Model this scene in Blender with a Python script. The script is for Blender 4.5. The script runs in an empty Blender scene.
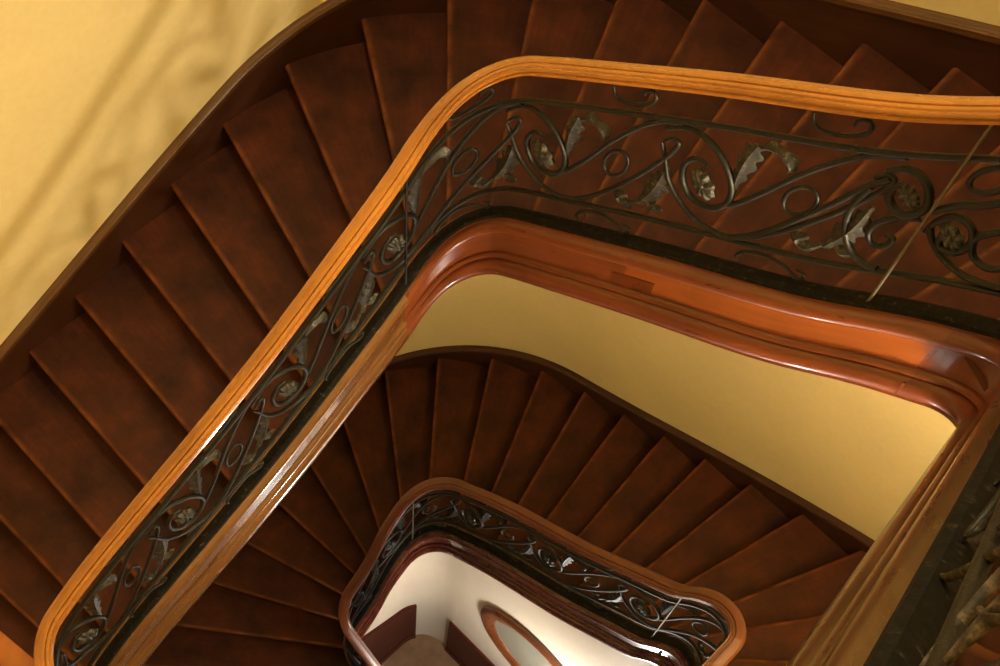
import bpy, bmesh, math, random
import numpy as np
from mathutils import Vector
random.seed(7)
SC = bpy.context.scene
COL = SC.collection
RIS = 0.165
ZJ = -4.2703            # height of the corner step of the upper storey (camera eye = 0)
ZL = ZJ - 3.794         # the same step one storey below
ZLAND = ZJ - 11 * RIS
ZFLOOR = ZL - 17 * RIS

# ------------------------------------------------------------------ plan
HL, TG = 0.9093, 1.5516
DL = np.array([math.cos(HL), math.sin(HL)]); DT = np.array([math.cos(HL - TG), math.sin(HL - TG)])
C1 = np.array([-0.2346, 2.6995])

class Path:
    """plan curve left side > rounded corner > back side > rounded corner > right side; s = 0 mid of the first corner"""
    def __init__(self, C, LL, LT, r, turn=0.0):
        self.C, self.LL, self.LT, self.r, self.turn = np.array(C, float), LL, LT, r, turn
    def frame(self, s):
        s = np.atleast_1d(np.asarray(s, float)); tg = TG; r = self.r
        pos = np.zeros(s.shape + (2,)); hd = np.zeros(s.shape)
        r1 = r[1]; tl = r1 * math.tan(tg / 2); a1 = r1 * tg
        A = self.C - DL * tl; B = self.C + DT * tl
        t2 = r[2] * math.tan((math.pi - tg) / 2); t0 = r[0] * math.tan((math.pi - tg) / 2)
        Ls = self.LT - tl - t2; LLs = self.LL - tl - t0; hT = HL - tg
        def arc(P0, h, rr, sl):
            ang = np.asarray(sl) / rr; n = np.array([math.sin(h), -math.cos(h)]); c = P0 + rr * n
            a = math.atan2(-n[1], -n[0]) - ang
            return c + rr * np.stack([np.cos(a), np.sin(a)], -1), h - ang
        m = (s >= -a1 / 2) & (s <= a1 / 2); q, h = arc(A, HL, r1, s + a1 / 2); pos[m] = q[m]; hd[m] = h[m]
        m = (s > a1 / 2) & (s <= a1 / 2 + Ls); pos[m] = (B + DT * (s - a1 / 2)[..., None])[m]; hd[m] = hT
        E = B + DT * Ls; sE = a1 / 2 + Ls; a2 = r[2] * (math.pi - tg)
        m = (s > sE) & (s <= sE + a2); q, h = arc(E, hT, r[2], s - sE); pos[m] = q[m]; hd[m] = h[m]
        q, h = arc(E, hT, r[2], np.array(a2)); hR = float(h) + self.turn; dR = np.array([math.cos(hR), math.sin(hR)])
        m = s > sE + a2; pos[m] = (q + dR * (s - sE - a2)[..., None])[m]; hd[m] = hR
        m = (s < -a1 / 2) & (s >= -a1 / 2 - LLs); pos[m] = (A + DL * (s + a1 / 2)[..., None])[m]; hd[m] = HL
        G = A - DL * LLs; sG = -a1 / 2 - LLs; a0 = r[0] * (math.pi - tg)
        q, h = arc(G, HL, r[0], s - sG); m = (s < sG) & (s >= sG - a0); pos[m] = q[m]; hd[m] = h[m]
        q, h = arc(G, HL, r[0], np.array(-a0)); h = float(h); dB = np.array([math.cos(h), math.sin(h)])
        m = s < sG - a0; pos[m] = (q + dB * (s - sG + a0)[..., None])[m]; hd[m] = h
        return pos, hd
    def at(self, s, off=0.0):
        pos, hd = self.frame(s)
        off = np.broadcast_to(np.asarray(off, float), hd.shape)
        return pos + off[..., None] * np.stack([-np.sin(hd), np.cos(hd)], -1)

def spline(K, V):
    K = np.array(K, float); V = np.array(V, float); n = len(K); h = np.diff(K); A = np.zeros((n, n)); b = np.zeros(n); A[0, 0] = A[-1, -1] = 1
    for i in range(1, n - 1):
        A[i, i-1] = h[i-1]; A[i, i] = 2 * (h[i-1] + h[i]); A[i, i+1] = h[i]; b[i] = 6 * ((V[i+1] - V[i]) / h[i] - (V[i] - V[i-1]) / h[i-1])
    M = np.linalg.solve(A, b)
    def f(t):
        t = np.asarray(t, float); i = np.clip(np.searchsorted(K, t) - 1, 0, n - 2); hh = h[i]; a = (K[i+1] - t) / hh; c = (t - K[i]) / hh
        return a * V[i] + c * V[i+1] + ((a**3 - a) * M[i] + (c**3 - c) * M[i+1]) * hh * hh / 6
    return f

def wall_corner(wl, wt): return C1 + (-DT * wl + DL * wt) / math.sin(TG)

class Flight:
    def __init__(self, inner, outer, si, so, z0, tmin, tmax):
        self.inner, self.outer, self.si, self.so, self.z0 = inner, outer, si, so, z0
        self.tmin, self.tmax = tmin, tmax
        t = np.linspace(tmin, tmax, 900); self._t = t
        self._s = np.maximum.accumulate(si(t)); self._so = np.maximum.accumulate(so(t))
    def zin(self, s):  return self.z0 + RIS * np.interp(s, self._s, self._t)      # level beyond both ends
    def zout(self, s): return self.z0 + RIS * np.interp(s, self._so, self._t)
    def pt(self, s, h, off=0.0):
        """point on the railing surface: s along the well edge, h above the nosing line"""
        s = np.atleast_1d(np.asarray(s, float)); xy = self.inner.at(s, off)
        return np.concatenate([xy, (self.zin(s) + h)[..., None]], -1)

in_up = Path(C1, 2.3427, 1.9671, [0.2085, 0.2767, 0.1562], 0.015)
in_lo = Path(C1 + np.array([-0.0526, -0.0043]), 0.8546, 1.9563, [0.1617, 0.2676, 0.2017])
out_up = Path(wall_corner(1.3367, 1.2447), 90, 4.604, [1, 1.4233, 1.0])
out_lo = Path(wall_corner(1.333, 1.237), 90, 4.604, [1, 1.4233, 1.0])
UP = Flight(in_up, out_up,
    spline([-13, -12, -10, -8.5, -7, -5, -3, -1.5, 0, 1.5, 3, 5, 7, 8.5, 9.5, 10.5, 12, 13.5, 15, 16.5, 18.5, 20],
           [-2.53, -2.4038, -2.1498, -1.8589, -1.4572, -0.9426, -0.52, -0.2341, -0.0516, 0.1785, 0.4829, 0.9071, 1.3395, 1.6075, 1.8176, 2.0167, 2.29, 2.55, 2.81, 3.07, 3.42, 3.69]),
    spline([-12, -9, -6, -3, 0, 3, 6, 9, 12, 14, 16, 18, 20], [-3.7844, -3.0238, -2.1215, -1.162, -0.0106, 1.1481, 2.1579, 3.1963, 4.2354, 4.93, 5.63, 6.3, 6.96]),
    ZJ, -11.0, 20.0)
LO = Flight(in_lo, out_lo,
    spline([-16, -13, -10, -8, -6, -4, -2, -1, 0, 1, 2, 4, 6, 8, 9, 10, 12],
           [-2.3, -1.76, -1.2749, -0.9528, -0.6396, -0.4391, -0.2876, -0.1558, -0.0186, 0.166, 0.3244, 0.6654, 1.0752, 1.4019, 1.5588, 1.6454, 1.963]),
    spline([-16, -13, -11, -9, -6, -3, 0, 3, 6, 9, 12], [-6.4, -5.3, -4.55, -3.7746, -2.4107, -1.133, 0.0471, 1.1713, 2.1082, 3.1342, 4.4567]),
    ZL, -16.0, 12.0)

# ------------------------------------------------------------------ mesh helpers
class MB:
    def __init__(self): self.v = []; self.f = []; self.uv = []
    def grid(self, P, closed=False, uv=None, flip=False):
        """P: rows x cols x 3"""
        P = np.asarray(P); n, k = P.shape[:2]; b = len(self.v)
        self.v += [tuple(map(float, p)) for p in P.reshape(-1, 3)]
        if uv is None:
            a = np.concatenate([[0], np.cumsum(np.linalg.norm(np.diff(P[:, 0], axis=0), axis=1))])
            Q = np.concatenate([P, P[:, :1]], 1) if closed else P
            c = np.concatenate([[0], np.cumsum(np.linalg.norm(np.diff(Q[0], axis=0), axis=1))])
            uv = (a, c)
        kk = k if closed else k - 1
        for i in range(n - 1):
            for j in range(kk):
                j2 = (j + 1) % k
                q = [b + i*k + j, b + (i+1)*k + j, b + (i+1)*k + j2, b + i*k + j2]
                w = [(uv[0][i], uv[1][j]), (uv[0][i+1], uv[1][j]), (uv[0][i+1], uv[1][j+1]), (uv[0][i], uv[1][j+1])]
                if flip: q.reverse(); w.reverse()
                self.f.append(q); self.uv.append([(float(x), float(y)) for x, y in w])
        return b
    def cap(self, idx, uvs=None):
        self.f.append(list(idx)); self.uv.append(uvs or [(0.0, 0.0)] * len(idx))
    def sweep(self, rows):
        """closed profile swept; rows: n x k x 3"""
        rows = np.asarray(rows); n, k = rows.shape[:2]
        b = self.grid(rows, closed=True)
        self.cap([b + j for j in range(k)]); self.cap([b + (n-1)*k + j for j in reversed(range(k))])
    def tube(self, pts, rad, sides=7, flat=1.0, up=None):
        P = np.asarray(pts, float); n = len(P)
        R = np.broadcast_to(np.asarray(rad, float), (n,))
        T = np.gradient(P, axis=0); T /= np.linalg.norm(T, axis=1)[:, None] + 1e-12
        if up is None:
            N = np.zeros_like(P); x = np.array([0.31, 0.52, 0.79])
            for i in range(n):
                x = x - T[i] * (x @ T[i]); x /= np.linalg.norm(x) + 1e-12; N[i] = x
        else:
            N = np.asarray(up, float); N = N - T * (N * T).sum(1)[:, None]; N /= np.linalg.norm(N, axis=1)[:, None] + 1e-12
        Bn = np.cross(T, N); a = np.arange(sides) * 2 * np.pi / sides
        rows = P[:, None] + R[:, None, None] * (np.cos(a)[None, :, None] * N[:, None] * flat + np.sin(a)[None, :, None] * Bn[:, None])
        self.sweep(rows)
    def build(self, name, mat, parent=None, smooth=True, angle=40):
        me = bpy.data.meshes.new(name); me.from_pydata(self.v, [], self.f); me.update()
        uvl = me.uv_layers.new(name='UVMap'); d = []
        for l in self.uv:
            for q in l: d += q
        uvl.data.foreach_set('uv', d)
        bm = bmesh.new(); bm.from_mesh(me); bmesh.ops.recalc_face_normals(bm, faces=bm.faces); bm.to_mesh(me); bm.free()
        if smooth:
            me.polygons.foreach_set('use_smooth', [True] * len(me.polygons))
            me.set_sharp_from_angle(angle=math.radians(angle))
        o = bpy.data.objects.new(name, me); COL.objects.link(o)
        if mat: me.materials.append(mat)
        if parent: o.parent = parent
        return o

def thing(name, label, cat, group=None):
    o = bpy.data.objects.new(name, None); COL.objects.link(o); o.empty_display_size = 0.1
    o['label'] = label; o['category'] = cat
    if group: o['group'] = group
    return o
def structure(o): o['kind'] = 'structure'; return o

# ------------------------------------------------------------------ materials
def mat(name, build):
    m = bpy.data.materials.new(name); m.use_nodes = True; nt = m.node_tree
    bs = nt.nodes['Principled BSDF']; build(nt, bs); return m
def nd(nt, t, **kw):
    n = nt.nodes.new(t)
    for k, v in kw.items():
        if k.startswith('i_'): n.inputs[k[2:]].default_value = v
        else: setattr(n, k, v)
    return n
def ramp(nt, src, stops):
    r = nd(nt, 'ShaderNodeValToRGB'); e = r.color_ramp.elements
    while len(e) < len(stops): e.new(0.5)
    for el, (p, c) in zip(e, stops): el.position = p; el.color = (*c, 1) if len(c) == 3 else c
    nt.links.new(src, r.inputs['Fac']); return r.outputs['Color']
def noise(nt, vec, scale, detail=4, rough=0.55):
    n = nd(nt, 'ShaderNodeTexNoise'); n.inputs['Scale'].default_value = scale; n.inputs['Detail'].default_value = detail; n.inputs['Roughness'].default_value = rough
    nt.links.new(vec, n.inputs['Vector']); return n.outputs['Fac']
def mapping(nt, vec, scale=(1, 1, 1), rot=(0, 0, 0)):
    m = nd(nt, 'ShaderNodeMapping'); m.inputs['Scale'].default_value = scale; m.inputs['Rotation'].default_value = rot
    nt.links.new(vec, m.inputs['Vector']); return m.outputs['Vector']
def uvsrc(nt): return nd(nt, 'ShaderNodeTexCoord').outputs['UV']
def objsrc(nt): return nd(nt, 'ShaderNodeTexCoord').outputs['Object']
def mix(nt, fac, a, b, mode='MIX'):
    m = nd(nt, 'ShaderNodeMix', data_type='RGBA', blend_type=mode)
    for sock, v in ((m.inputs[0], fac), (m.inputs[6], a), (m.inputs[7], b)):
        if isinstance(v, (float, int)): sock.default_value = v
        elif isinstance(v, tuple): sock.default_value = (*v, 1)
        else: nt.links.new(v, sock)
    return m.outputs[2]
def bump(nt, bs, h, strength, dist=0.01):
    b = nd(nt, 'ShaderNodeBump'); b.inputs['Strength'].default_value = strength; b.inputs['Distance'].default_value = dist
    nt.links.new(h, b.inputs['Height']); nt.links.new(b.outputs['Normal'], bs.inputs['Normal'])

def wood(dark, mid, light, rough=0.3, coat=0.0, grain=(2.5, 60, 1), bmp=0.012, spec=0.5, rvar=0.12):
    def f(nt, bs):
        uv = uvsrc(nt); g = noise(nt, mapping(nt, uv, grain), 1.0, 5, 0.6)
        big = noise(nt, mapping(nt, objsrc(nt), (1, 1, 1)), 2.3, 3)
        c = ramp(nt, g, [(0.25, dark), (0.52, mid), (0.8, light)])
        c2 = ramp(nt, big, [(0.3, (0.72, 0.66, 0.62)), (0.7, (1.12, 1.12, 1.12))])
        nt.links.new(mix(nt, 1.0, c, c2, 'MULTIPLY'), bs.inputs['Base Color'])
        r = nd(nt, 'ShaderNodeMapRange'); r.inputs['To Min'].default_value = rough - rvar; r.inputs['To Max'].default_value = rough + rvar
        nt.links.new(noise(nt, mapping(nt, uv, (3, 14, 1)), 2.0, 3), r.inputs['Value']); nt.links.new(r.outputs[0], bs.inputs['Roughness'])
        bs.inputs['Specular IOR Level'].default_value = spec
        bs.inputs['Coat Weight'].default_value = coat; bs.inputs['Coat Roughness'].default_value = 0.07
        bump(nt, bs, g, bmp, 0.004)
    return f
M = {}
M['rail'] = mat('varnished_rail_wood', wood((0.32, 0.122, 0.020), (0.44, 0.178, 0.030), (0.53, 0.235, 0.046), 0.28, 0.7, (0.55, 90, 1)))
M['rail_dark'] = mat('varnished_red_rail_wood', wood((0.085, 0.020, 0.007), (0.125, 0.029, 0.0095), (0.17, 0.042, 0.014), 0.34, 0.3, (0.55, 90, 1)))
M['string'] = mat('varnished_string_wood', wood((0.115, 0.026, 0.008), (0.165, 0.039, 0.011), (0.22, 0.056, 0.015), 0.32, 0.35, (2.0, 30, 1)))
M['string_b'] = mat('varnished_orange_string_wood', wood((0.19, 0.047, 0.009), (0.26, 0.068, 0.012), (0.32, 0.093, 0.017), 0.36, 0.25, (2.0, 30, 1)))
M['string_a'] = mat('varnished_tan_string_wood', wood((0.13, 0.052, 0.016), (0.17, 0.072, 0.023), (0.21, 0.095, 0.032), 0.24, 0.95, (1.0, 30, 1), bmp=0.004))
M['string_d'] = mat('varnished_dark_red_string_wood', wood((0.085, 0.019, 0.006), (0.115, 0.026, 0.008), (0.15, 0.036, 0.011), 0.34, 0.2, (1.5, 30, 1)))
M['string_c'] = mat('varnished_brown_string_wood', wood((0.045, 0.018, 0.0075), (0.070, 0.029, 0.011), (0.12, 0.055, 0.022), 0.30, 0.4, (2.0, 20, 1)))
M['string_lo'] = mat('varnished_dark_string_wood', wood((0.070, 0.0135, 0.0065), (0.090, 0.018, 0.0085), (0.115, 0.025, 0.011), 0.28, 0.45, (2.0, 30, 1)))
M['landing'] = mat('orange_landing_boards', wood((0.30, 0.09, 0.014), (0.42, 0.135, 0.02), (0.52, 0.18, 0.03), 0.35, 0.2, (8, 2, 1)))
M['patch'] = mat('repair_patch_wood', wood((0.09, 0.018, 0.004), (0.13, 0.028, 0.006), (0.17, 0.04, 0.008), 0.3, 0.3, (2.0, 30, 1)))
M['skirt'] = mat('skirting_wood', wood((0.030, 0.0085, 0.0032), (0.043, 0.0125, 0.0045), (0.060, 0.019, 0.007), 0.45, 0.0, (2.0, 60, 1)))
M['cap'] = mat('worn_skirting_cap_wood', wood((0.055, 0.022, 0.007), (0.10, 0.042, 0.013), (0.20, 0.095, 0.03), 0.4, 0.1, (1.5, 120, 1)))
M['dado'] = mat('dado_wood', wood((0.050, 0.009, 0.0045), (0.07, 0.013, 0.006), (0.095, 0.020, 0.009), 0.5, 0.0, (40, 2.0, 1), spec=0.2))
M['frame'] = mat('mirror_frame_wood', wood((0.10, 0.028, 0.010), (0.17, 0.05, 0.017), (0.24, 0.08, 0.03), 0.3, 0.4, (2.0, 60, 1)))

def tread_mat(nt, bs):
    uv = uvsrc(nt); ob = objsrc(nt)
    sep = nd(nt, 'ShaderNodeSeparateXYZ'); nt.links.new(uv, sep.inputs[0])
    g = noise(nt, mapping(nt, uv, (3, 55, 1)), 1.0, 5, 0.6)
    blot = noise(nt, ob, 4.6, 6, 0.68)
    c = ramp(nt, g, [(0.25, (0.042, 0.0104, 0.0040)), (0.55, (0.055, 0.0138, 0.0052)), (0.85, (0.068, 0.0180, 0.0066))])
    c = mix(nt, 1.0, c, ramp(nt, blot, [(0.32, (0.42, 0.44, 0.52)), (0.5, (0.92, 0.92, 0.92)), (0.68, (1.55, 1.45, 1.25))]), 'MULTIPLY')
    # worn, paler front edge
    wn = nd(nt, 'ShaderNodeMapRange'); wn.inputs['From Min'].default_value = 0.0; wn.inputs['From Max'].default_value = 0.032; wn.inputs['To Min'].default_value = 1; wn.inputs['To Max'].default_value = 0
    nt.links.new(sep.outputs['Y'], wn.inputs['Value'])
    k = nd(nt, 'ShaderNodeMath', operation='MULTIPLY'); nt.links.new(wn.outputs[0], k.inputs[0])
    nt.links.new(ramp(nt, noise(nt, uv, 7, 4), [(0.38, (0.1,)*3), (0.62, (0.75,)*3)]), k.inputs[1])
    c = mix(nt, k.outputs[0], c, (0.21, 0.070, 0.018))
    nt.links.new(c, bs.inputs['Base Color'])
    bs.inputs['Roughness'].default_value = 0.6; bs.inputs['Specular IOR Level'].default_value = 0.18
    bump(nt, bs, blot, 0.12, 0.01)
M['tread'] = mat('worn_tread_wood', tread_mat)
M['riser'] = mat('riser_wood', wood((0.022, 0.006, 0.0025), (0.030, 0.008, 0.003), (0.040, 0.011, 0.004), 0.6, 0.0, (3, 50, 1), spec=0.2))

def wall_mat(col, dirt):
    def f(nt, bs):
        uv = uvsrc(nt); ob = objsrc(nt)
        a = noise(nt, ob, 1.7, 5, 0.6); b = noise(nt, ob, 26, 4, 0.6)
        c = ramp(nt, a, [(0.3, tuple(x * 0.93 for x in col)), (0.7, tuple(min(1, x * 1.05) for x in col))])
        c = mix(nt, 0.35, c, ramp(nt, b, [(0.35, tuple(x * y for x, y in zip(col, (0.94, 0.90, 0.78)))), (0.65, tuple(x * y for x, y in zip(col, (1.03, 1.02, 1.12))))]))
        if dirt:
            # soot and hand grime brushed along the rake of the stair, only low on the wall beside the steps
            sep = nd(nt, 'ShaderNodeSeparateXYZ'); nt.links.new(uv, sep.inputs[0])
            rot = mapping(nt, uv, (1, 1, 1), (0, 0, -math.radians(31)))
            st = noise(nt, mapping(nt, rot, (0.75, 6.5, 1)), 1.0, 5, 0.62)
            fine = noise(nt, mapping(nt, rot, (3.0, 22, 1)), 1.0, 4, 0.6)
            s = ramp(nt, st, [(0.45, (0,)*3), (0.66, (1,)*3)])
            s2 = ramp(nt, fine, [(0.36, (0.35,)*3), (0.64, (1,)*3)])
            fac = mix(nt, 1.0, s, s2, 'MULTIPLY')
            k = nd(nt, 'ShaderNodeMath', operation='MULTIPLY'); k.inputs[1].default_value = dirt; nt.links.new(fac, k.inputs[0])
            c = mix(nt, k.outputs[0], c, (0.16, 0.105, 0.035))
        nt.links.new(c, bs.inputs['Base Color']); bs.inputs['Roughness'].default_value = 0.62
        bs.inputs['Specular IOR Level'].default_value = 0.3
        bump(nt, bs, b, 0.05, 0.01)
    return f
YEL = (0.74, 0.63, 0.35)
M['wall_dirt'] = mat('ochre_plaster_grimy', wall_mat(YEL, 0.0))
M['wall'] = mat('ochre_plaster', wall_mat(YEL, 0))
M['white'] = mat('cream_white_plaster', wall_mat((0.76, 0.70, 0.60), 0))
def iron(nt, bs):
    ob = objsrc(nt); a = noise(nt, ob, 70, 5, 0.65)
    c = ramp(nt, a, [(0.46, (0.0045, 0.0043, 0.0044)), (0.63, (0.0095, 0.0092, 0.0092)), (0.77, (0.070, 0.067, 0.062))])
    nt.links.new(c, bs.inputs['Base Color']); bs.inputs['Metallic'].default_value = 0.0; bs.inputs['Roughness'].default_value = 0.48; bs.inputs['Specular IOR Level'].default_value = 0.32
    bump(nt, bs, a, 0.25, 0.006)
M['iron'] = mat('dusty_black_iron', iron)
def iron_dusty_lit(nt, bs):  # dusty iron, its lighter brown also stands in for light on the near bars
    ob = objsrc(nt); a = noise(nt, ob, 55, 6, 0.7)
    nt.links.new(ramp(nt, a, [(0.40, (0.010, 0.008, 0.006)), (0.52, (0.045, 0.032, 0.020)), (0.68, (0.15, 0.105, 0.065))]), bs.inputs['Base Color'])
    bs.inputs['Roughness'].default_value = 0.6; bs.inputs['Specular IOR Level'].default_value = 0.25; bump(nt, bs, a, 0.3, 0.006)
M['iron_near'] = mat('dusty_lit_iron', iron_dusty_lit)
def iron_bar(nt, bs):
    ob = objsrc(nt); a = noise(nt, ob, 45, 6, 0.7)
    nt.links.new(ramp(nt, a, [(0.45, (0.004, 0.0038, 0.0036)), (0.60, (0.010, 0.009, 0.008)), (0.70, (0.075, 0.066, 0.05))]), bs.inputs['Base Color'])
    bs.inputs['Roughness'].default_value = 0.75; bs.inputs['Specular IOR Level'].default_value = 0.12; bump(nt, bs, a, 0.3, 0.006)
M['iron_bar'] = mat('black_flat_iron', iron_bar)
def leafm(nt, bs):
    ob = objsrc(nt); a = noise(nt, ob, 60, 5, 0.65)
    c = ramp(nt, a, [(0.42, (0.007, 0.0066, 0.006)), (0.57, (0.018, 0.016, 0.0135)), (0.72, (0.15, 0.13, 0.105))])
    nt.links.new(c, bs.inputs['Base Color']); bs.inputs['Metallic'].default_value = 0.0; bs.inputs['Roughness'].default_value = 0.5
    bump(nt, bs, a, 0.4, 0.008)
M['brass'] = mat('aged_brass', lambda nt, bs: (bs.inputs['Base Color'].__setattr__('default_value', (0.35, 0.22, 0.07, 1)), bs.inputs['Roughness'].__setattr__('default_value', 0.4), bs.inputs['Metallic'].__setattr__('default_value', 0.9)))
M['post'] = mat('pale_lit_iron', lambda nt, bs: (bs.inputs['Base Color'].__setattr__('default_value', (0.13, 0.11, 0.08, 1)), bs.inputs['Roughness'].__setattr__('default_value', 0.4), bs.inputs['Metallic'].__setattr__('default_value', 0.4)))  # paler copy of the iron, light on the posts put into the colour
M['leaf'] = mat('dusty_cast_iron_leaf', leafm)
def floorm(nt, bs):
    ob = objsrc(nt); a = noise(nt, ob, 4, 5)
    nt.links.new(ramp(nt, a, [(0.3, (0.16, 0.088, 0.048)), (0.7, (0.32, 0.19, 0.105))]), bs.inputs['Base Color']); bs.inputs['Roughness'].default_value = 0.45
M['floor'] = mat('brown_hall_floor', floorm)
def glassm(nt, bs):
    bs.inputs['Base Color'].default_value = (0.27, 0.27, 0.22, 1); bs.inputs['Roughness'].default_value = 0.22; bs.inputs['Specular IOR Level'].default_value = 0.6
M['mirror'] = mat('dull_grey_glass', glassm)

# ------------------------------------------------------------------ sweeps along a path
def srange(a, b, step=0.03): return np.linspace(a, b, max(2, int(abs(b - a) / step) + 1))
def sweep_inner(F, prof, s0, s1, name, m, parent, step=0.025, angle=35):
    s = srange(s0, s1, step)
    rows = np.stack([F.pt(s, h, o) for o, h in prof], 1)
    mb = MB(); mb.sweep(rows); return mb.build(name, m, parent, angle=angle)
def sweep_outer(F, prof, s0, s1, name, m, parent=None, step=0.04):
    s = srange(s0, s1, step); z = F.zout(s)
    rows = np.stack([np.concatenate([F.outer.at(s, o), (z + h)[:, None]], 1) for o, h in prof], 1)
    mb = MB(); mb.sweep(rows); return mb.build(name, m, parent, angle=35)

# ------------------------------------------------------------------ staircases
def make_stair(F, root, t0, t1, mats, s_lo, s_hi, boards):
    NOS, TH = 0.028, 0.034
    K = 9
    lam = np.linspace(0, 1, K)
    def line(t):                       # plan line of a nosing from the well edge to the wall
        a = F.inner.at(F.si(t), 0.0)[0]; b = F.outer.at(F.so(t), -0.012)[0]; return a, b
    for t in range(t0, t1 + 1):
        z = F.z0 + RIS * t
        a0, b0 = line(t)
        # back edge of the tread lies under the next riser
        tt = np.linspace(0, 1.0, 6)
        ins = F.inner.at(F.si(t + tt), 0.0); outs = F.outer.at(F.so(t + tt), -0.012)
        d = ins[-1] - a0
        mb = MB()
        rows = []
        vv = [0.0]
        ctrl = [(0.0, 0.0)] + [(x, 0) for x in tt[1:]]
        # direction of going, used for the rounded nosing
        n = np.array([-(b0 - a0)[1], (b0 - a0)[0]]); n /= np.linalg.norm(n)
        mid = (ins[-1] + outs[-1]) / 2 - (a0 + b0) / 2
        if n @ mid < 0: n = -n
        prof = []                       # (plan rows, z)
        base = a0[None] + lam[:, None] * (b0 - a0)[None]
        r = TH / 2
        back = ins[-1][None] + lam[:, None] * (outs[-1] - ins[-1])[None]
        back = back + n[None] * 0.03
        prof.append((back, z - TH))
        prof.append((base + n[None] * r, z - TH))
        for k in range(1, 6):
            a = -math.pi / 2 - k * math.pi / 6
            prof.append((base + n[None] * (r + r * math.cos(a)), z - r + r * math.sin(a)))
        prof.append((base + n[None] * r, z))
        uvv = [-0.45, -0.05, -0.04, -0.03, -0.02, -0.01, 0.0, r]
        prof[-2] = (prof[-2][0], prof[-2][1])
        for q in tt[1:-1]:
            i = list(tt).index(q)
            prof.append((ins[i][None] + lam[:, None] * (outs[i] - ins[i])[None] + n[None] * 0.0, z)); uvv.append(r + q * 0.27)
        prof.append((back, z)); uvv.append(r + 0.3)
        rows = np.stack([np.concatenate([p, np.full((K, 1), zz)], 1) for p, zz in prof], 0)   # P x K x 3
        L = float(np.linalg.norm(b0 - a0))
        # profile runs down the rows; closed loop back to the first row
        rows = np.concatenate([rows, rows[:1]], 0); uvv = uvv + [r + 0.34]
        uvabs = np.abs(np.array(uvv))
        b = len(mb.v); n_, k_ = rows.shape[:2]
        u = lam * L + t * 1.37
        b = mb.grid(rows[:-1], uv=(uvabs[:-1], u))
        # swap so that uv = (along nosing, across)
        mb.uv = [[(y, x) for x, y in l] for l in mb.uv]
        P = n_ - 1
        for j in range(k_ - 1):
            mb.f.append([b + (P-1)*k_ + j, b + j, b + j + 1, b + (P-1)*k_ + j + 1]); mb.uv.append([(0, 0.3)] * 4)
        mb.cap([b + i*k_ for i in range(P)], [(0, 0.3)] * P); mb.cap([b + i*k_ + k_ - 1 for i in reversed(range(P))], [(0, 0.3)] * P)
        mb.build('tread', mats['tread'], root, angle=50)
        # riser below this tread
        mb = MB(); f1 = base + n[None] * NOS; f2 = base + n[None] * (NOS + 0.018)
        zb, zt = z - RIS - 0.005, z - TH + 0.002
        R = np.stack([np.concatenate([f1, np.full((K, 1), zb)], 1), np.concatenate([f1, np.full((K, 1), zt)], 1),
                      np.concatenate([f2, np.full((K, 1), zt)], 1), np.concatenate([f2, np.full((K, 1), zb)], 1)], 1)
        mb.sweep(R); mb.build('riser', mats['riser'], root)
    # plaster underside
    t = np.linspace(t0 - 0.6, t1 + 0.9, 6 * (t1 - t0 + 2)); lam2 = np.linspace(0, 1, 5)
    A = F.inner.at(F.si(t), 0.0); B = F.outer.at(F.so(t), -0.005); z = F.z0 + RIS * t
    def layer(dz): return np.concatenate([A[:, None] + lam2[None, :, None] * (B - A)[:, None], np.broadcast_to((z + dz)[:, None, None], (len(t), 5, 1))], 2)
    lo, hi = layer(-0.335), layer(-0.295)
    mb = MB(); mb.sweep(np.concatenate([lo, hi[:, ::-1]], 1)); mb.build('soffit', M['wall'], root)
    # outer string of the well with its mouldings
    m = mats['string']
    for sa, sb, mm, _ in boards:
        sweep_inner(F, [(0.035, 0.055), (-0.018, 0.055), (-0.018, -0.33), (0.035, -0.33)], sa, sb, 'stringer', mm, root)
    up = [(0.04, 0.056), (0.04, 0.066), (-0.016, 0.066), (-0.022, 0.060), (-0.022, 0.052)]
    for k in range(9):
        a = math.radians(80 - k * 20); up.append((-0.028 - 0.021 * math.cos(a), 0.008 + 0.040 * math.sin(a)))
    up += [(-0.024, -0.038), (-0.024, -0.046), (-0.016, -0.046), (-0.016, 0.056)]
    for sa, sb, _, mm in boards: sweep_inner(F, up, sa, sb, 'moulding', mm, root, angle=50)
    dn = [(-0.016, -0.190), (-0.026, -0.192), (-0.030, -0.200), (-0.034, -0.212), (-0.034, -0.219), (-0.025, -0.221), (-0.025, -0.229)]
    for k in range(9):
        a = math.radians(82 - k * 20.5); dn.append((-0.030 - 0.020 * math.cos(a), -0.284 + 0.052 * math.sin(a)))
    dn += [(-0.028, -0.338), (-0.030, -0.360), (0.038, -0.360), (0.038, -0.325), (-0.016, -0.325)]
    for sa, sb, _, mm in boards: sweep_inner(F, dn, sa, sb, 'moulding', mm, root, angle=50)

S_UP = thing('staircase', 'upper flight of worn dark red wooden winding steps, nearest the viewer', 'staircase')
make_stair(UP, S_UP, -10, 19, dict(tread=M['tread'], riser=M['riser'], string=M['string']), -4.15, 3.9,
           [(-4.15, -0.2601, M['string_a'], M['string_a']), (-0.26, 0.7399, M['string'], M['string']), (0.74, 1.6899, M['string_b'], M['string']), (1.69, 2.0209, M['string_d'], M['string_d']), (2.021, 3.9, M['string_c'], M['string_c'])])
S_LO = thing('staircase', 'lower flight of dark wooden winding steps seen down through the open well', 'staircase')
make_stair(LO, S_LO, -16, 11, dict(tread=M['tread'], riser=M['riser'], string=M['string_lo']), -2.3, 3.3, [(-2.3, 3.3, M['string_lo'], M['string_lo'])])

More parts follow.
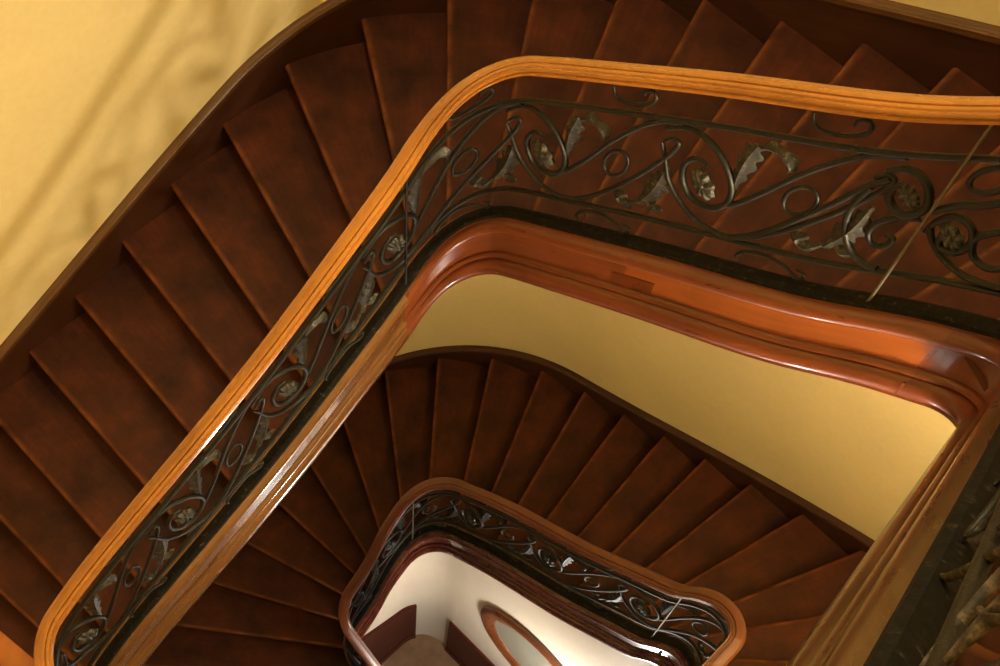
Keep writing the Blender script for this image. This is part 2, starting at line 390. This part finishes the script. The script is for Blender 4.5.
# seam and patch in the string of the upper flight
def strip(F, name, m, parent, pts, off, th, label=None):
    """small inlay: quad given by (s,h) corners, standing th proud of the string face"""
    mb = MB(); (sa, ha), (sb, hb), (sc, hc), (sd, hd) = pts; k = 5; l = np.linspace(0, 1, k)
    lo = F.pt(sa + (sb - sa) * l, ha + (hb - ha) * l, off); hi = F.pt(sd + (sc - sd) * l, hd + (hc - hd) * l, off)
    lo2 = F.pt(sa + (sb - sa) * l, ha + (hb - ha) * l, off - th); hi2 = F.pt(sd + (sc - sd) * l, hd + (hc - hd) * l, off - th)
    mb.sweep(np.stack([lo, hi, hi2, lo2], 1)); o = mb.build(name, m, parent)
    if label: o['label'] = label
    return o
strip(UP, 'joint', M['patch'], S_UP, [(1.682, -0.188), (1.689, -0.188), (1.689, -0.05), (1.682, -0.05)], -0.0165, 0.0018)
strip(UP, 'joint', M['patch'], S_UP, [(1.682, -0.31), (1.689, -0.31), (1.689, -0.24), (1.682, -0.24)], -0.0445, 0.0062)
strip(UP, 'repair_patch', M['patch'], S_UP, [(0.70, -0.185), (0.86, -0.185), (0.86, -0.115), (0.70, -0.115)], -0.017, 0.0035, 'small darker rectangular wood patch let into the string')

# landing at the foot of the upper flight
def prism(poly, z0, z1, name, m, parent=None):
    mb = MB(); P = np.array(poly); n = len(P)
    rows = np.stack([np.concatenate([P, np.full((n, 1), z0)], 1), np.concatenate([P, np.full((n, 1), z1)], 1)], 0)
    b = mb.grid(rows, closed=True)
    mb.cap([b + i for i in range(n)], [tuple(map(float, p)) for p in P]); mb.cap([b + n + i for i in reversed(range(n))], [tuple(map(float, p)) for p in P[::-1]])
    return mb.build(name, m, parent, smooth=False)
BOT = 3.95                                            # front wall, measured from the back edge of the well
RIGHT = 1.9671 + 1.30
front_l = C1 - DL * BOT - DT * 1.3367; front_r = C1 - DL * BOT + DT * RIGHT
land = [tuple(p) for p in in_up.at(np.linspace(float(UP.si(-9.95)), -4.15, 28), 0.0)]
e = in_up.at(-4.15, 0.0)[0]
land += [tuple(e + DT * 1.28), tuple(front_r), tuple(front_l), tuple(out_up.at(UP.so(-9.95), -0.002)[0])]
prism(land, ZLAND - 0.30, ZLAND, 'landing', M['landing'], S_UP)

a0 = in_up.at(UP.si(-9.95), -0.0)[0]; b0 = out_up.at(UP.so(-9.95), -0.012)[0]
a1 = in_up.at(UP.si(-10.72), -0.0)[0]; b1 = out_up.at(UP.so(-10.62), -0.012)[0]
prism([a0, b0, b1, a1], ZLAND - 0.01, ZLAND + 0.006, 'dark_strip', M['tread'], S_UP)  # thin dark strip in tread wood over the start of the landing

q0 = in_lo.at(LO.si(11.95), 0.0)[0]; q1 = in_lo.at(3.3, 0.0)[0]
prism([q0, q1, q1 + DT * 1.9, tuple(out_up.at(6.9, -0.002)[0]), tuple(out_up.at(5.6, -0.002)[0]), tuple(out_up.at(5.0, -0.002)[0]), tuple(out_up.at(4.47, -0.002)[0])], ZLAND - 0.28, ZLAND - 0.001, 'landing', M['landing'], S_LO)

# ------------------------------------------------------------------ iron balustrades
def smooth_line(pts, n=10, closed=False):
    P = np.array(pts, float)
    if closed: Q = np.concatenate([P[-1:], P, P[:2]])
    else: Q = np.concatenate([2*P[:1] - P[1:2], P, 2*P[-1:] - P[-2:-1]])
    out = []
    for i in range(1, len(Q) - 2):
        p0, p1, p2, p3 = Q[i-1:i+3]
        for t in np.linspace(0, 1, n, endpoint=False):
            out.append(0.5 * (2*p1 + (p2 - p0)*t + (2*p0 - 5*p1 + 4*p2 - p3)*t*t + (3*p1 - p0 - 3*p2 + p3)*t**3))
    out.append(Q[-2]); return np.array(out)

class Iron:
    def __init__(self, F, s0=0.0): self.F = F; self.s0 = s0
    def P(self, pts, off=0.0):
        pts = np.asarray(pts, float); return self.F.pt(pts[:, 0] + self.s0, pts[:, 1], off)
    def nrm(self, pts):
        pts = np.asarray(pts, float); _, hd = self.F.inner.frame(pts[:, 0] + self.s0)
        return np.stack([-np.sin(hd), np.cos(hd), 0 * hd], -1)
    def rod(self, mb, pts, r, n=7, taper=0.0, sides=6, flat=1.05, off=0.0, closed=False):
        q = smooth_line(pts, n, closed); k = len(q); R = np.full(k, r)
        if taper: 
            x = np.linspace(0, 1, k); R = r * (1 - taper * np.clip((np.abs(x - 0.5) * 2 - 0.6) / 0.4, 0, 1))
        mb.tube(self.P(q, off), R, sides, flat, self.nrm(q))
    def leafy(self, mb, pts, w, off=0.0, lobes=3):
        """cast acanthus leaf: cupped blade that widens to a scalloped, curled tip, with a raised rib"""
        q = smooth_line(pts, 10); k = len(q); x = np.linspace(0, 1, k)
        W = w * (0.22 + 0.95 * np.sin(np.pi * np.clip(x, 0, 1) ** 1.35) ** 0.8) * (1 + 0.26 * np.cos(x * (lobes + 1) * 2 * np.pi))
        W[-1] = w * 0.12
        P = self.P(q, off); N = self.nrm(q)
        T = np.gradient(P, axis=0); T /= np.linalg.norm(T, axis=1)[:, None]; Bn = np.cross(T, N)
        curl = (0.55 * np.sin(x * np.pi) + 0.9 * np.clip(x - 0.8, 0, 1) * 3)[:, None] * w * 0.5
        rows = []
        for wv, d in ((-1.0, 0.55), (-0.55, 0.12), (-0.14, 0.05), (0, -0.16), (0.14, 0.05), (0.55, 0.12), (1.0, 0.55)):
            rows.append(P + Bn * (W * wv)[:, None] - N * curl + N * (d * W)[:, None])
        for wv, d in ((0.8, 0.60), (0.0, 0.28), (-0.8, 0.60)):
            rows.append(P + Bn * (W * wv)[:, None] - N * curl + N * (d * W)[:, None] + N * 0.004)
        mb.sweep(np.stack(rows, 1))
    def rosette(self, mb, c, r, asp=1.0):
        """domed flower with eight petals and a button"""
        p = self.P([c])[0]; N = -self.nrm([c])[0]
        q = self.P([(c[0] + 0.01, c[1])])[0] - p; q[2] = q[2]; T = q / np.linalg.norm(q); U = np.cross(N, T)
        K = 48
        for side in (1, -1):
            rows = []
            for rr, dz in ((0.0, 0.42), (0.16, 0.42), (0.22, 0.26), (0.34, 0.30), (0.62, 0.34), (0.86, 0.22), (1.0, 0.0)):
                ph = np.arange(K) * 2 * np.pi / K
                wob = 1 + (0.10 * np.cos(8 * ph) if rr > 0.3 else 0)
                hz = dz * (1 + (0.22 * np.cos(8 * ph) if 0.3 < rr < 0.95 else 0 * ph))
                rows.append(p + r * rr * wob[:, None] * (np.cos(ph)[:, None] * T + asp * np.sin(ph)[:, None] * U) + side * r * hz[:, None] * N if rr > 0.3 else
                            p + r * rr * (np.cos(ph)[:, None] * T + asp * np.sin(ph)[:, None] * U) + side * r * dz * N)
            mb.grid(np.stack(rows, 0)[:, :, :], closed=True)

# one repeat of the running scroll, in metres along the rail (0 = heart of the volute) and above the nosing line
PER = 0.585
VOL = [(-0.165, 0.705), (-0.10, 0.722), (-0.035, 0.690), (0.035, 0.610), (0.085, 0.510), (0.100, 0.430), (0.078, 0.378), (0.030, 0.370), (-0.022, 0.405), (-0.062, 0.480),
       (-0.070, 0.555), (-0.040, 0.590), (0.0, 0.565)]
UPPER = [(0.095, 0.405), (0.12, 0.412), (0.18, 0.490), (0.255, 0.605), (0.33, 0.690), (0.40, 0.738), (0.47, 0.742)]
LOWER = [(-0.165, 0.640), (-0.140, 0.570), (-0.105, 0.462), (-0.045, 0.362), (0.03, 0.285), (0.12, 0.244), (0.19, 0.258), (0.26, 0.315), (0.33, 0.392), (0.40, 0.488), (0.455, 0.580), (0.475, 0.640), (0.455, 0.665), (0.430, 0.648)]
SPRIG_A = [(0.100, 0.480), (0.098, 0.560), (0.105, 0.640), (0.118, 0.700)]
SPRIG_A2 = [(0.108, 0.670), (0.145, 0.695), (0.185, 0.680), (0.222, 0.632), (0.222, 0.610)]
SPRIG_B = [(0.462, 0.520), (0.455, 0.450), (0.440, 0.385), (0.405, 0.310)]
SPRIG_B2 = [(0.405, 0.315), (0.360, 0.285), (0.330, 0.315), (0.352, 0.345)]
SPRIG_B3 = [(0.420, 0.340), (0.455, 0.295), (0.490, 0.300)]
BR_T = [(0.215, 0.868), (0.225, 0.835), (0.248, 0.808), (0.290, 0.796), (0.335, 0.802), (0.362, 0.828), (0.350, 0.862), (0.325, 0.862), (0.322, 0.840)]
BR_B = [(0.200, 0.130), (0.190, 0.160), (0.215, 0.190), (0.270, 0.196), (0.330, 0.170), (0.385, 0.120), (0.400, 0.145), (0.372, 0.165)]

def scroll_unit(F, s0, parent, rr=0.0098, detail=1, skip_lower=False, skip_upper=False):
    I = Iron(F, s0); n = 6 if detail else 4
    mb = MB(); I.rod(mb, VOL, rr * 1.15, n, 0.45)
    if not skip_upper: I.rod(mb, UPPER, rr * 0.95, n)
    I.rod(mb, LOWER if not skip_lower else LOWER[:6], rr * 0.95, n, 0.35)
    sc = mb.build('scroll', M['iron'], parent, angle=70)
    mb = MB(); I.rosette(mb, (0.006, 0.474), 0.041, 1.35); mb.build('rosette', M['leaf'] if detail else M['iron'], sc, angle=80)
    if not skip_upper:
        mb = MB(); a = np.linspace(0, 2 * np.pi, 13)[:-1]
        I.rod(mb, [(0.288 + 0.043 * math.cos(x), 0.495 + 0.066 * math.sin(x)) for x in a], rr * 0.72, 4, closed=True)
        mb.build('ring', M['iron'], sc, angle=70)
        mb = MB(); I.leafy(mb, SPRIG_A, 0.026); I.leafy(mb, SPRIG_A2, 0.021, lobes=2); mb.build('leaf', M['leaf'] if detail else M['iron'], sc, angle=60)
    if not skip_lower:
        mb = MB(); I.leafy(mb, SPRIG_B, 0.029); I.leafy(mb, SPRIG_B2, 0.023, lobes=2); I.leafy(mb, SPRIG_B3, 0.019, lobes=1); mb.build('leaf', M['leaf'] if detail else M['iron'], sc, angle=60)
    mb = MB(); I.rod(mb, BR_T, 0.0065, 4, 0.4); mb.build('bracket', M['iron'], parent, angle=70)
    mb = MB(); I.rod(mb, BR_B, 0.0065, 4, 0.4); mb.build('bracket', M['iron'], parent, angle=70)

def handrail_prof(w=0.036, h=0.955):
    """moulded handrail: domed top with a quirk near the inner edge, bead and hollow below"""
    p = [(w * 0.62, h - 0.052), (w * 0.62, h - 0.036), (w, h - 0.030), (w, h - 0.012)]
    for k in range(1, 5):
        a = math.pi * k / 8; p.append((w * math.cos(a) * 0.98, h - 0.012 + 0.014 * math.sin(a)))
    p += [(-w * 0.28, h + 0.0012), (-w * 0.33, h - 0.008), (-w * 0.41, h - 0.008), (-w * 0.46, h - 0.0005)]
    p += [(-w * 0.72, h - 0.0035), (-w * 0.76, h - 0.0105), (-w * 0.81, h - 0.0100), (-w * 0.95, h - 0.0095), (-w, h - 0.015)]
    p += [(-w, h - 0.024), (-w * 0.80, h - 0.029), (-w * 0.80, h - 0.033), (-w * 0.94, h - 0.038), (-w * 0.94, h - 0.048), (-w * 0.62, h - 0.056)]
    return p
def post(F, s, parent, m, lo=0.07, hi=0.90, r=0.0045, off=-0.012, h_from=None):
    mb = MB(); p = F.pt(s, 0.0, off)[0]
    h = np.array([lo, lo + 0.02, lo + 0.021, 0.45, 0.451, 0.47, 0.471, hi - 0.02, hi]); R = np.array([1.6, 1.6, 1, 1, 1.5, 1.5, 1, 1, 1.2]) * r
    mb.tube(np.stack([np.full(9, p[0]), np.full(9, p[1]), p[2] + h], 1), R, 8); mb.build('post', m, parent, angle=50)

def balustrade(F, root, s_lo, s_hi, units, rail_mat, posts, special=None, detail=1, dh=0.0):
    sweep_inner(F, handrail_prof(h=0.955 + dh), s_lo, s_hi, 'handrail', rail_mat, root, 0.02, angle=28)
    sweep_inner(F, [(0.018, 0.897), (0.018, 0.906), (-0.018, 0.906), (-0.018, 0.897)], s_lo, s_hi, 'rail_strap', M['iron'], root)
    for h in (0.752, 0.232):
        s = srange(s_lo, s_hi, 0.03); mb = MB(); I = Iron(F); q = np.stack([s, np.full(len(s), h)], 1)
        mb.tube(I.P(q), 0.0085, 7, 1.3, I.nrm(q)); mb.build('rod', M['iron'], root, angle=70)
    sweep_inner(F, [(0.024, 0.064), (0.024, 0.088), (0.010, 0.098), (-0.012, 0.098), (-0.024, 0.086), (-0.024, 0.064)], s_lo, s_hi, 'bottom_bar', M['iron_bar'], root)
    for k in units:
        scroll_unit(F, 0.296 + PER * k, root, detail=detail, skip_lower=(special is not None and k == special), skip_upper=(special is not None and k == special))
    for s, mm in posts: post(F, s, root, M[mm])

B_UP = thing('balustrade', 'scrolled black iron balustrade under a glossy orange handrail, guarding the upper flight', 'balustrade')
B_LO = thing('balustrade', 'scrolled black iron balustrade under a dark red handrail, around the small lower well', 'balustrade')
balustrade(UP, B_UP, -4.1, 3.75, [-7, -6, -5, -4, -3, -2, -1, 0, 1, 3, 4], M['rail'], [(-0.245, 'iron'), (1.472, 'post'), (-2.45, 'iron')])
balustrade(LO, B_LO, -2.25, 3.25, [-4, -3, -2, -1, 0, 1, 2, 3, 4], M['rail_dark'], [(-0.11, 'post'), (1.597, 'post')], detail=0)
# the panel either side of the post near the far right corner: two facing scrolls
def facing_panel(F, parent):
    I = Iron(F); mb = MB()
    I.rod(mb, [(1.035, 0.240), (1.109, 0.300), (1.173, 0.390), (1.256, 0.518), (1.30, 0.598), (1.345, 0.655)], 0.010, 6)
    I.rod(mb, [(1.315, 0.612), (1.298, 0.500), (1.316, 0.400), (1.352, 0.318), (1.399, 0.262), (1.440, 0.240)], 0.011, 6)
    I.rod(mb, [(1.462, 0.487), (1.413, 0.487), (1.376, 0.455), (1.370, 0.405), (1.395, 0.355), (1.425, 0.36), (1.43, 0.395), (1.41, 0.405)], 0.0095, 6, 0.4)
    I.rod(mb, [(1.328, 0.683), (1.361, 0.695), (1.402, 0.672), (1.440, 0.610), (1.455, 0.541), (1.432, 0.505), (1.397, 0.520), (1.365, 0.575), (1.365, 0.625), (1.392, 0.622)], 0.012, 6, 0.4)
    sc = mb.build('scroll', M['iron'], parent, angle=70)
    mb = MB(); I.rosette(mb, (1.405, 0.585), 0.03, 1.2); mb.build('rosette', M['leaf'], sc, angle=80)
    mb = MB()
    I.rod(mb, [(1.476, 0.531), (1.511, 0.563), (1.558, 0.575), (1.60, 0.60), (1.65, 0.65), (1.70, 0.72)], 0.010, 6)
    I.rod(mb, [(1.485, 0.44), (1.494, 0.485), (1.522, 0.516), (1.565, 0.485), (1.590, 0.421), (1.576, 0.369), (1.539, 0.378), (1.525, 0.42), (1.54, 0.45)], 0.011, 6, 0.4)
    I.rod(mb, [(1.488, 0.47), (1.506, 0.418), (1.55, 0.345), (1.605, 0.287), (1.65, 0.262), (1.72, 0.26), (1.78, 0.31)], 0.010, 6)
    I.rod(mb, [(1.68, 0.49), (1.62, 0.475), (1.593, 0.435), (1.611, 0.367), (1.654, 0.325), (1.70, 0.34)], 0.010, 6, 0.4)
    sc = mb.build('scroll', M['iron'], parent, angle=70)
    mb = MB(); I.rosette(mb, (1.545, 0.43), 0.034, 1.2); mb.build('rosette', M['leaf'], sc, angle=80)
    mb = MB(); a = np.linspace(0, 2 * np.pi, 13)[:-1]
    I.rod(mb, [(1.54 + 0.038 * math.cos(x), 0.672 + 0.05 * math.sin(x)) for x in a], 0.008, 4, closed=True); mb.build('ring', M['iron'], sc, angle=70)
facing_panel(UP, B_UP)
def near_panel(F, parent):
    I = Iron(F); mb = MB()
    I.rod(mb, [(3.128, 0.09), (3.150, 0.12), (3.178, 0.20), (3.209, 0.335), (3.27, 0.50), (3.35, 0.66), (3.42, 0.73)], 0.0046, 6, flat=1.35)
    I.rod(mb, [(3.10, 0.62), (3.19, 0.46), (3.244, 0.355), (3.272, 0.297), (3.333, 0.233), (3.40, 0.19), (3.47, 0.20), (3.53, 0.26)], 0.0046, 6, flat=1.35)
    I.rod(mb, [(3.352, 0.315), (3.366, 0.37), (3.385, 0.44), (3.43, 0.56), (3.50, 0.62)], 0.0042, 6, flat=1.3)
    I.rod(mb, [(3.330, 0.285), (3.363, 0.318), (3.405, 0.40), (3.448, 0.471), (3.52, 0.56)], 0.0046, 6, flat=1.35)
    sc = mb.build('scroll', M['iron_near'], parent, angle=70)
    mb = MB(); I.rod(mb, [(3.405, 0.23), (3.350, 0.322), (3.312, 0.395), (3.26, 0.50), (3.21, 0.60)], 0.0055, 6, 0.6, flat=1.3)
    mb.build('tendril', M['iron_near'], sc, angle=60)
    mb = MB(); I.leafy(mb, [(3.44, 0.32), (3.455, 0.38), (3.45, 0.44), (3.43, 0.48)], 0.010, lobes=2); mb.build('leaf', M['leaf'], sc, angle=60)
    mb = MB(); I.leafy(mb, [(3.02, 0.10), (3.06, 0.16), (3.107, 0.249), (3.12, 0.31)], 0.010, lobes=2); mb.build('leaf', M['leaf'], sc, angle=60)
near_panel(UP, B_UP)

# ------------------------------------------------------------------ skirting on the walls beside the steps
skirt = [(0.0, 0.205), (-0.012, 0.205), (-0.026, 0.198), (-0.034, 0.186), (-0.034, 0.172), (-0.028, 0.160), (-0.028, 0.150), (-0.020, 0.142), (-0.020, -0.20), (0.0, -0.20)]
structure(sweep_outer(UP, skirt, -3.53, 6.9, 'baseboard_upper', M['skirt']))
cap = [(0.0, 0.2065), (-0.012, 0.2065), (-0.027, 0.199), (-0.0355, 0.186), (-0.0355, 0.160), (-0.030, 0.158), (-0.030, 0.196), (0.0, 0.196)]
structure(sweep_outer(UP, cap, -3.53, 6.9, 'trim_3', M['cap']))
skl = [(0.008 if x == 0 else x, y - 0.075) for x, y in skirt]
structure(sweep_outer(LO, skl, -5.6, 4.4, 'baseboard_lower', M['skirt']))

# ------------------------------------------------------------------ walls, floor, ceiling
def wall_sweep(path, s0, s1, z0, z1, th, name, m, step=0.08):
    s = srange(s0, s1, step); zz = np.linspace(z0, z1, 2); mb = MB()
    a = path.at(s, 0.0); b = path.at(s, th); n = len(s)
    def col(xy, z): return np.concatenate([xy, np.full((n, 1), z)], 1)
    b0 = mb.grid(np.stack([col(a, z0), col(a, z1)], 1), uv=(s, np.array([z0, z1])))
    mb.grid(np.stack([col(a, z1), col(b, z1)], 1)); mb.grid(np.stack([col(b, z1), col(b, z0)], 1)); mb.grid(np.stack([col(b, z0), col(a, z0)], 1))
    return structure(mb.build(name, m, angle=40))
ZTOP = 2.3
sl_end = -1.104 - (BOT - 0.151); sr_end = 4.883 + BOT + 0.226
wall_sweep(out_up, sl_end, 0.0, ZFLOOR - 0.05, ZTOP, 0.15, 'wall_left', M['wall_dirt'])
wall_sweep(out_up, 0.0, 3.293, ZFLOOR - 0.05, ZTOP, 0.15, 'wall_back', M['wall'])
wall_sweep(out_up, 3.293, sr_end, ZFLOOR - 0.05, ZTOP, 0.15, 'wall_right', M['wall'])
fl, fr = front_l - DT * 0.15, front_r + DT * 0.15
structure(prism([fl, fr, fr - DL * 0.15, fl - DL * 0.15], ZFLOOR - 0.05, ZTOP, 'wall_front', M['wall']))
room = [front_l, front_r] + [p for p in out_up.at(srange(sr_end, sl_end, 0.15), 0.0)]
structure(prism(room, ZFLOOR - 0.2, ZFLOOR, 'floor', M['floor']))
structure(prism(room, ZTOP, ZTOP + 0.15, 'ceiling', M['white']))

# wall that closes the space under the lower flight, down to the hall floor
def spandrel(s0, s1, name, m):
    s = srange(s0, s1, 0.03); zt = LO.zin(s) - 0.30; mb = MB(); n = len(s)
    a = LO.inner.at(s, -0.006); b = LO.inner.at(s, 0.034)
    def col(xy, z): return np.concatenate([xy, np.broadcast_to(z, (n,))[:, None]], 1)
    mb.sweep(np.stack([col(a, ZFLOOR), col(a, zt), col(b, zt), col(b, ZFLOOR)], 1))
    return structure(mb.build(name, m, angle=40))
spandrel(-0.86, 2.6, 'wall_hall', M['white'])
def dado(s0, s1, top, name):
    s = srange(s0, s1, 0.02); n = len(s); mb = MB()
    zt = np.array([top(x) for x in s])
    def col(o, z): return np.concatenate([LO.inner.at(s, o), np.broadcast_to(z, (n,))[:, None]], 1)
    mb.sweep(np.stack([col(-0.006, ZFLOOR), col(-0.006, zt), col(-0.024, zt), col(-0.030, zt - 0.012), col(-0.026, zt - 0.03), col(-0.026, np.full(n, ZFLOOR + 0.14)), col(-0.034, np.full(n, ZFLOOR + 0.13)), col(-0.034, ZFLOOR)], 1))
    return structure(mb.build(name, M['dado'], angle=30))
dado(-0.80, -0.060, lambda s: -9.84 + 0.62 * max(0, -s - 0.06) ** 1.15, 'trim_1')
dado(0.265, 2.4, lambda s: -9.915, 'trim_2')

# round framed mirror on the white wall
MR = thing('round_mirror', 'round grey mirror in a brown wooden frame on the white hall wall far below', 'mirror')
def mirror(sc, zc, rs, rz):
    a = np.linspace(0, 2 * np.pi, 65)[:-1]
    def ringpts(k, off):
        s = sc + rs * k * np.cos(a); return np.concatenate([LO.inner.at(s, off), (zc + rz * k * np.sin(a))[:, None]], 1)
    prof = [(1.0, -0.006), (1.0, -0.03), (0.96, -0.045), (0.90, -0.048), (0.84, -0.036), (0.78, -0.034), (0.75, -0.022), (0.75, -0.006)]
    rows = np.stack([ringpts(k, o) for k, o in prof], 1)
    mb = MB(); mb.grid(np.concatenate([rows, rows[:1]], 0), closed=True); mb.build('frame', M['frame'], MR, angle=40)
    mb = MB(); r = ringpts(0.77, -0.016); r2 = ringpts(0.77, -0.008); b = mb.grid(np.stack([r, r2], 0), closed=True)
    mb.cap([b + i for i in range(64)]); mb.cap([b + 64 + i for i in reversed(range(64))]); mb.build('glass', M['mirror'], MR, angle=40)
mirror(1.06, -8.80, 0.525, 0.535)

# ------------------------------------------------------------------ light
def lamp(name, loc, power, col, size):
    l = bpy.data.lights.new(name, 'POINT'); l.energy = power; l.color = col; l.shadow_soft_size = size
    o = bpy.data.objects.new(name, l); o.location = loc; COL.objects.link(o); return o
WARM = (1.0, 0.855, 0.58)
LAMP = (1.82, 0.44, -3.38)
lamp('landing_lamp', LAMP, 325, WARM, 0.125)
lamp('ceiling_lamp', (-0.65, 3.0, 1.3), 235, WARM, 0.22)
lamp('hall_lamp', (0.75, 1.15, -8.6), 72, (1.0, 0.93, 0.84), 0.12)
# unseen bowl added under the landing lamp to keep light off the lower flight
WL = thing('added_lamp_bowl', 'unseen brass bowl added under the landing lamp to block light to the lower flight', 'light shield')
WL.location = LAMP
mb = MB(); a = np.linspace(0, 2 * np.pi, 49)[:-1]
bowl = [(0.0, -0.252), (0.06, -0.248), (0.115, -0.232), (0.155, -0.205), (0.172, -0.168), (0.178, -0.160), (0.180, -0.168), (0.164, -0.210), (0.121, -0.240), (0.06, -0.258), (0.0, -0.262)]
mb.grid(np.stack([np.stack([r * np.cos(a), r * np.sin(a), np.full(48, z)], 1) for r, z in bowl], 0), closed=True); mb.build('bowl', M['brass'], WL)
mb = MB(); nx = DT
q = smooth_line([(nx[0] * t, nx[1] * t, z) for t, z in ((0.0, -0.29), (0.02, -0.34), (0.09, -0.36), (0.16, -0.30), (0.225, -0.28))], 6); mb.tube(q, 0.012, 8); mb.build('bracket', M['brass'], WL)
w = bpy.data.worlds.new('World'); SC.world = w; w.use_nodes = True
w.node_tree.nodes['Background'].inputs['Color'].default_value = (1.0, 0.75, 0.30, 1); w.node_tree.nodes['Background'].inputs['Strength'].default_value = 0.05

# ------------------------------------------------------------------ camera
F_PX, TH_, RHO = math.exp(7.1238), 0.4778, 0.1539
cd = bpy.data.cameras.new('Camera'); cam = bpy.data.objects.new('Camera', cd); COL.objects.link(cam); SC.camera = cam
cd.sensor_width = 36.0; cd.sensor_fit = 'HORIZONTAL'; cd.lens = F_PX * 36.0 / 1000.0; cd.clip_start = 0.02
fwd = Vector((0, math.sin(TH_), -math.cos(TH_))); upv = Vector((0, math.cos(TH_), math.sin(TH_))); rt = Vector((1, 0, 0))
# picture rolled clockwise by RHO
r2 = rt * math.cos(RHO) + upv * math.sin(RHO); u2 = -rt * math.sin(RHO) + upv * math.cos(RHO)
from mathutils import Matrix
cam.matrix_world = Matrix(((r2.x, u2.x, -fwd.x, 0), (r2.y, u2.y, -fwd.y, 0), (r2.z, u2.z, -fwd.z, 0), (0, 0, 0, 1)))
SC.view_settings.view_transform = 'Standard'; SC.view_settings.look = 'None'; SC.view_settings.gamma = 1; SC.view_settings.use_curve_mapping = False
SC.view_settings.exposure = 0.0
